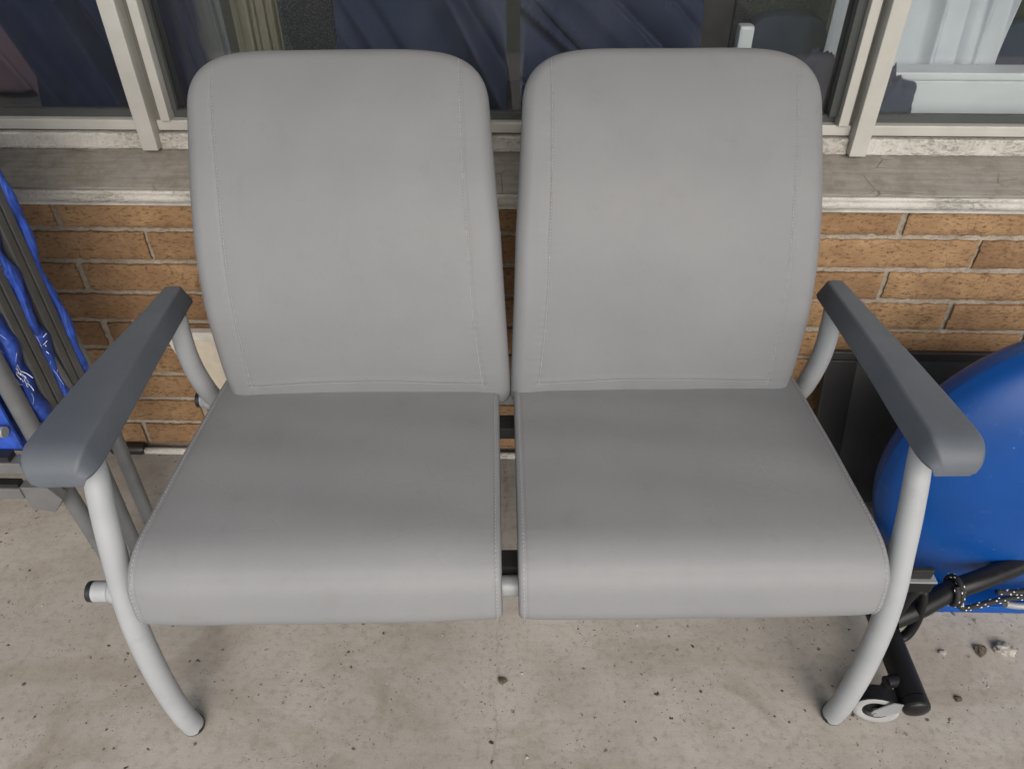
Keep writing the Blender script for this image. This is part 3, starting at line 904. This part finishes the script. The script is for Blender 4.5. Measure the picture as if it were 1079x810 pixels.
# ------------------------------------------------------------------ stacked folding chairs (left edge)
def folding_chair(dy, label, first=None):
    t_ = thing('folding_chair', label, 'folding chair', (0, dy, 0), 0, 'folded chairs stacked by the wall')
    xr, xl = -.752, -1.20
    def rail(x):
        b = MB(); b.box(x - .011, x + .011, -.0175, -.0022, .30, .98); b.box(x - .011, x + .011, .0022, .0175, .30, .98); b.box(x - .009, x + .0015, -.0022, .0022, .31, .97, 1)
        return b.build('rail', [M['rail'], M['plug']], t_, bevel=.0018)
    rail(xr); rail(xl)
    for x in (xr, xl):
        b = MB(); b.tube(spline([(x - .016, .006, .66), (x - .010, .020, .57), (x - .001, .036, .47), (x + .001, .040, .38), (x, .036, .2), (x, .03, .006)], 6), .0125, 18)
        lg = b.build('leg', M['tube_grey'], t_, smooth=True, auto=50)
        b = MB(); b.tube([(x, .03, 0), (x, .03, .02)], .0145, 18); b.build('foot_cap', M['plug'], lg, smooth=True, auto=50)
    # slack blue sling wrapped round the rails
    nu, nv = 90, 120
    U, V = np.meshgrid(np.linspace(0, 1, nu), np.linspace(0, 1, nv))
    r = np.random.default_rng(int(abs(dy) * 1000))
    ph = r.uniform(0, 6, 6)
    X = xl - .004 + (xr - xl + .0125) * U
    Zc = .36 + .60 * V
    Y = -.046 + .003 * np.sin(V * 23 + U * 5 + ph[0]) + .003 * np.sin(V * 41 - U * 11 + ph[1]) + .003 * np.sin(U * 40 + V * 8 + ph[2])
    X = X + (.003 * np.sin(V * 31 + ph[3]) + .002 * np.sin(V * 67 + ph[4])) * U
    A = np.stack([X, Y, Zc], -1)
    B = A.copy(); B[..., 1] += .026
    b = MB(); b.grid(A); b.grid(B)
    for e0, e1 in ((A[:, -1], B[:, -1]), (A[:, 0], B[:, 0]), (A[0], B[0]), (A[-1], B[-1])):
        mid = (e0 + e1) / 2
        b.grid(np.stack([e0, e1]))
    sl = b.build('sling', M['blue_fabric'], t_, smooth=True, merge=1e-6)
    # rolled hem running down the edge beside the rail
    b = MB()
    hp = [(xr + .004 + .003 * math.sin(z * 30 + ph[5]), .029 + .003 * math.sin(z * 47 + ph[1]), z) for z in np.linspace(.34, .97, 60)]
    b.tube(hp, [.009 + .0015 * math.sin(i * .9 + ph[0]) for i in range(60)], 10)
    hm = b.build('hem', M['blue_fabric'], t_, smooth=True)
    b = MB()
    for i in range(26):
        tuft = i < 12
        z = r.uniform(.36, .74)
        p0 = np.array([xr + .006 + r.uniform(-.004, .004), -.040 + r.uniform(-.006, .006), z]); L_ = r.uniform(.012, .05)
        if tuft:
            p0[2] = .545 + r.normal() * .010 + dy * .1; L_ = r.uniform(.006, .02)
        d_ = np.array([r.normal() * .25 + .1, -.3 * r.random(), r.normal() * .8 - .2]); d_ /= np.linalg.norm(d_)
        p1 = p0 + d_ * L_ * .5 + r.normal(size=3) * .001; p2 = p0 + d_ * L_ + r.normal(size=3) * .0015
        b = MB(); b.tube(spline([p0, p1, p2], 4), (.00024 if not tuft else .0006), 4)
        b.build('frayed_thread', M['fray'], sl)
    return t_
fc1 = folding_chair(-.285, 'folded grey chair with blue sling, nearer the brick wall')
fc2 = folding_chair(-.352, 'folded grey chair with blue sling, in front of the other one')
# front folded chair's swung-out seat frame and bottom bars
b = MB(); b.tube(spline([(-.756, -.062, .70), (-.752, -.062, .50), (-.750, -.060, .30), (-.748, -.050, .14), (-.748, -.045, .006)], 8), .0135, 20)
lg = b.build('swing_leg', M['tube_grey'], fc2, smooth=True, auto=50)
b = MB(); b.tube([(-1.19, -.088, .440), (-.770, -.088, .440)], .0085, 18); b.build('cross_tube', M['bar_light'], fc2, smooth=True, auto=50)
b = MB(); b.box(-1.19, -.770, -.074, -.070, .392, .50); b.build('lower_panel', M['blue_fabric'], fc2)
b = MB(); b.box(-1.20, -.765, -.100, -.078, .364, .386); b.build('seat_bar', M['bar_mid'], fc2, bevel=.002)
b = MB(); b.box(-1.20, -.780, -.098, -.080, .3865, .396); b.build('bar_strip', M['plug'], fc2, bevel=.001)
b = MB(); b.box(-1.20, -.788, -.100, -.080, .308, .330); b.build('lower_bar', M['bar_mid'], fc2, bevel=.002)
b = MB(); b.box(-1.20, -.790, -.097, -.082, .3305, .337); b.build('bar_strip', M['plug'], fc2, bevel=.001)
b = MB(); b.prism([(-.7875, .332), (-.7875, .284), (-.752, .276), (-.730, .305), (-.745, .332)], -.098, -.080, axis=1); b.build('bracket', M['bar_mid'], fc2, bevel=.0015)

# ------------------------------------------------------------------ pole and board at the wall foot
pole = thing('pole', 'chalky white pole with a black end cap lying along the foot of the brick wall', 'pole')
b = MB(); b.tube([(-.865, -.024, .0085), (.60, -.020, .0085)], .0078, 16); b.build('shaft', M['flake'], pole, smooth=True, auto=50)
b = MB(); b.tube([(-.94, -.024, .0135), (-.935, -.024, .0135), (-.87, -.024, .0135), (-.863, -.024, .0135)], [.009, .0132, .0132, .0115], 16); b.build('end_cap', M['plug'], pole, smooth=True, auto=50)
bd = thing('cream_board', 'cream painted board with a slanted edge leaning on the wall behind the chair', 'board')
b = MB(); b.prism([(-.722, .320), (-.655, .045), (-.40, .03), (-.40, .320)], -.030, -.018, axis=1); b.build('panel', M['cream'], bd, bevel=.0012)
b = MB(); b.box(-.728, -.40, -.034, -.016, .3225, .342); b.build('top_edge', M['white_paint'], bd, bevel=.0015)

# ------------------------------------------------------------------ black board, blue shell, wheeled frame (right edge)
kb = thing('black_board', 'charcoal board with black rim and white chips leaning behind the blue shell', 'board', (0, -.055, .335), 0)
kb.rotation_euler = (rad(-16), 0, rad(0))
b = MB(); b.box(.645, 1.45, -.006, .006, -.335, -.018); b.build('panel', M['board_black'], kb)
b = MB(); b.box(.585, 1.48, -.009, .009, -.0175, .0); b.box(.585, .6445, -.009, .009, -.335, -.0180); b.build('rim', M['plug'], kb, bevel=.002)

def blue_shell():
    c = np.array([.874, -.330, .286]); A = np.array([.268, .100, .286])
    nu, nv = 120, 80
    th = np.linspace(0, 2 * np.pi, nu, endpoint=False); la = np.linspace(-np.pi / 2, np.pi / 2, nv)
    T, Lq = np.meshgrid(th, la)
    sg = lambda v_, e: np.sign(v_) * np.abs(v_) ** e
    # axis along y: a fat, softly flattened disc
    R_ = sg(np.cos(Lq), .92); Hh = sg(np.sin(Lq), .92)
    rib = 1 + .010 * np.exp(-((Hh + .05) / .035) ** 2)
    P = np.stack([c[0] + A[0] * R_ * np.cos(T) * rib, c[1] + A[1] * Hh, c[2] + A[2] * R_ * np.sin(T) * rib], -1)
    b = MB(); b.grid(P, close_u=True)
    o = b.build('blue_shell', M['blue'], None, smooth=True, merge=1e-5)
    b = MB(); b.box(.72, 1.12, -.412, -.30, .0, .022); b.build('foot_flange', M['blue'], o, bevel=.006)
    return tag(o, 'large glossy blue rounded plastic shell with white scuffs beside the chair', 'plastic shell')
blue_shell()

tr_ = thing('wheeled_frame', 'black tube frame with a small grey caster in front of the blue shell', 'wheeled frame')
b = MB()
b.tube(spline([(.612, -.12, .080), (.614, -.30, .080), (.614, -.45, .076), (.614, -.605, .070), (.614, -.624, .0695), (.614, -.636, .069), (.614, -.6435, .0685)], 6),
       np.interp(np.arange(37), [0, 24, 29, 32, 34, 36], [.0215, .0215, .0215, .0195, .015, .004]), 24)
b.build('rail', M['black'], tr_, smooth=True)
b = MB(); b.tube(spline([(.612, -.505, .112), (.657, -.490, .122), (.716, -.464, .135), (.768, -.449, .147), (.832, -.424, .150), (.862, -.411, .151), (.95, -.40, .152), (1.15, -.395, .15)], 8), .0170, 20)
b.build('cross_tube', M['black'], tr_, smooth=True, auto=50)
wc = Vector((.568, -.614, .0360)); wr_ = rad(12)
def ax_pt(r_, t_, a):
    ex = Vector((math.cos(wr_), -math.sin(wr_), 0)); ey = Vector((math.sin(wr_), math.cos(wr_), 0))
    return wc + ex * r_ * math.cos(t_) + Vector((0, 0, r_ * math.sin(t_))) + ey * a
def lathe2(prof, n=40):
    b = MB(); b.grid(np.array([[ax_pt(r_, t_, a) for t_ in np.linspace(0, 2 * math.pi, n, endpoint=False)] for r_, a in prof]), close_u=True); return b
cas = lathe2([(.0205, -.0085), (.0265, -.0105), (.0335, -.0095), (.0358, -.005), (.0358, .005), (.0335, .0095), (.0265, .0105), (.0205, .0085)]).build('caster', M['tyre'], tr_, smooth=True)
b = lathe2([(.0001, -.0060), (.008, -.0070), (.0165, -.0030), (.0208, -.0082), (.0208, .0082), (.0165, .003), (.0001, .006)]); b.build('hub', M['black_plastic'], cas, smooth=True, auto=40)
# zinc fork plate over the wheel and a black mudguard above it
b = MB()
fp = [(-.008, 0), (-.001, -.008), (.009, -.004), (.040, .028), (.038, .040), (.014, .037), (-.006, .008)]
pts = [ax_pt(math.hypot(x, z), math.atan2(z, x), -.0150) for x, z in fp]; pts2 = [ax_pt(math.hypot(x, z), math.atan2(z, x), -.0125) for x, z in fp]
n_ = len(fp); b.add(pts + pts2, [tuple(range(n_)), tuple(range(n_, 2 * n_))[::-1]] + [(i, (i + 1) % n_, n_ + (i + 1) % n_, n_ + i) for i in range(n_)])
b.build('fork', M['steel'], cas, bevel=.0006)
b = MB(); b.tube([ax_pt(0, 0, -.0165), ax_pt(0, 0, .0165)], .0045, 12); b.build('axle', M['steel'], cas, smooth=True, auto=40)
b = MB(); g = []
for a in np.linspace(rad(40), rad(150), 24):
    g.append([ax_pt(.0375, a, -.0125), ax_pt(.0400, a, -.0125), ax_pt(.0400, a, .0125), ax_pt(.0375, a, .0125)])
g = np.array(g); b.grid(g, close_u=True); b.add(g[0], [(0, 1, 2, 3)]); b.add(g[-1], [(0, 1, 2, 3)])
b.build('mudguard', M['black_plastic'], cas, bevel=.0006)
b = MB(); b.tube([(.580, -.600, .060), (.580, -.600, .082)], .0085, 14); b.tube([(.578, -.598, .078), (.612, -.590, .074)], .010, 14); b.build('stem', M['black_plastic'], cas, smooth=True, auto=50)

# buckle hooked on the frame
hk = thing('buckle', 'black plastic buckle loop hanging on the black frame beside the chair leg', 'buckle')
loop = spline([(.640, -.500, .186), (.650, -.500, .150), (.655, -.502, .108), (.648, -.508, .078), (.634, -.512, .068), (.618, -.512, .078), (.612, -.508, .110), (.620, -.502, .160), (.630, -.500, .186), (.640, -.500, .186)], 8)
b = MB(); b.tube(loop, .0095, 12, flat=.75); b.build('loop', M['black_plastic'], hk, smooth=True)
b = MB(); b.box(.603, .648, -.508, -.492, .187, .212); b.build('clip', M['black'], hk, bevel=.004)
b = MB(); b.box(.602, .649, -.5095, -.4905, .2125, .216); b.build('bar', M['steel'], hk, bevel=.001)
b = MB(); b.box(.606, .640, -.504, -.496, .2165, .238); b.build('tongue', M['plug'], hk, bevel=.002)

# bungee cord with white flecks
cd = thing('bungee_cord', 'black bungee cord with white flecks wound round the black frame tube', 'cord')
path = []
for k in range(40):
    a = k / 39 * 2 * math.pi * 1.6
    path.append((.716 + .012 * k / 39, -.463 + .0225 * math.cos(a + 2), .136 + .0225 * math.sin(a + 2)))
path += [(.735, -.478, .112), (.765, -.468, .098), (.82, -.450, .092), (.88, -.440, .092), (1.0, -.435, .09), (1.12, -.435, .10)]
P = spline(path, 6)
b = MB(); b.tube(P, .0048, 10); b.build('cord', M['cord_black'], cd, smooth=True)
P2 = spline([(.80, -.459, .128), (.84, -.447, .112), (.90, -.438, .110), (1.05, -.435, .12), (1.12, -.44, .13)], 10)
b = MB(); b.tube(P2, .0048, 10); b.build('cord', M['cord_black'], cd, smooth=True)
b = MB()
for Q in (P, P2):
    ar = np.r_[0, np.cumsum(np.linalg.norm(np.diff(Q, axis=0), axis=1))]
    for i, s_ in enumerate(np.arange(.004, ar[-1] - .01, .0085)):
        p0 = np.array([np.interp(s_, ar, Q[:, a]) for a in range(3)]); p1 = np.array([np.interp(s_ + .003, ar, Q[:, a]) for a in range(3)])
        tg = (p1 - p0) / np.linalg.norm(p1 - p0)
        a1 = np.cross(tg, [0, 0, 1.]); a1 /= np.linalg.norm(a1); a2 = np.cross(tg, a1)
        for kk in range(2):
            an = i * 1.3 + kk * 2.1
            of = (a1 * math.cos(an) + a2 * math.sin(an)) * .0046
            b.tube([p0 + of, p1 + of], .0009, 5)
b.build('fleck', M['fleck'], cd)
b = MB(); b.tube(spline([(.835, -.450, .083), (.860, -.448, .076), (.90, -.446, .074), (.94, -.444, .078)], 6), .006, 12)
b.build('hook', M['steel'], cd, smooth=True, auto=60)

# ------------------------------------------------------------------ crumbs on the slab
def lump(name, x, y, s, mat, label, cat, seed, flat=.6, group=None):
    r = np.random.default_rng(seed)
    bm = bmesh.new(); bmesh.ops.create_icosphere(bm, subdivisions=3, radius=1)
    ph = r.uniform(0, 6, 9)
    for v_ in bm.verts:
        c = v_.co
        k = 1 + .22 * math.sin(3 * c.x + ph[0]) * math.cos(2.6 * c.y + ph[1]) + .14 * math.sin(7 * c.z + 5 * c.x + ph[2]) + .08 * math.sin(13 * c.y + 9 * c.x + ph[3])
        v_.co = Vector((c.x * s * k, c.y * s * k * .8, max(c.z, -.5) * s * flat * k + s * flat * .5))
    me = bpy.data.meshes.new(name); bm.to_mesh(me); bm.free()
    me.materials.append(mat)
    o = bpy.data.objects.new(name, me); COL.objects.link(o); o.location = (x, y, 0); o.rotation_euler.z = r.uniform(0, 6)
    return tag(o, label, cat, group)
lump('mortar_lump', .848, -.487, .0165, M['stone'], 'largest pale crumbled lump on the slab under the bungee cord', 'lump', 1)
lump('dirt_lump', .806, -.490, .0105, M['dirt'], 'dark dirt clod just left of the largest pale lump', 'clod', 2)
lump('mortar_lump', .738, -.494, .0062, M['stone'], 'small pale grit lump alone between the buckle and the dark clod', 'lump', 3)
lump('dirt_lump', .727, -.580, .0062, M['dirt'], 'brown dirt clod right of the caster wheel', 'clod', 4)
lump('dirt_lump', -.032, -.565, .0072, M['dirt'], 'brown dirt clod on the slab below the gap between the seats', 'clod', 5)
# loose grit: scattered over the slab, uncountable
b = MB()
r = np.random.default_rng(33)
for i in range(900):
    x = r.uniform(-1.1, 1.2); y = r.uniform(-1.1, -.1)
    s = .0006 + .0030 * r.random() ** 5
    bm = [(1, 0, 0), (0, 1, 0), (-1, 0, 0), (0, -1, 0), (0, 0, .9), (0, 0, -.3)]
    a = r.uniform(0, 6)
    V_ = []
    for p in bm:
        k = r.uniform(.6, 1.35)
        V_.append((x + (p[0] * math.cos(a) - p[1] * math.sin(a)) * s * k, y + (p[0] * math.sin(a) + p[1] * math.cos(a)) * s * k, .0003 + p[2] * s * k))
    b.add(V_, [(0, 1, 4), (1, 2, 4), (2, 3, 4), (3, 0, 4), (1, 0, 5), (2, 1, 5), (3, 2, 5), (0, 3, 5)], int(r.random() < .35))
tag(b.build('grit', [M['dirt'], M['stone']]), 'loose dark grit scattered over the concrete slab', 'grit', kind='stuff')
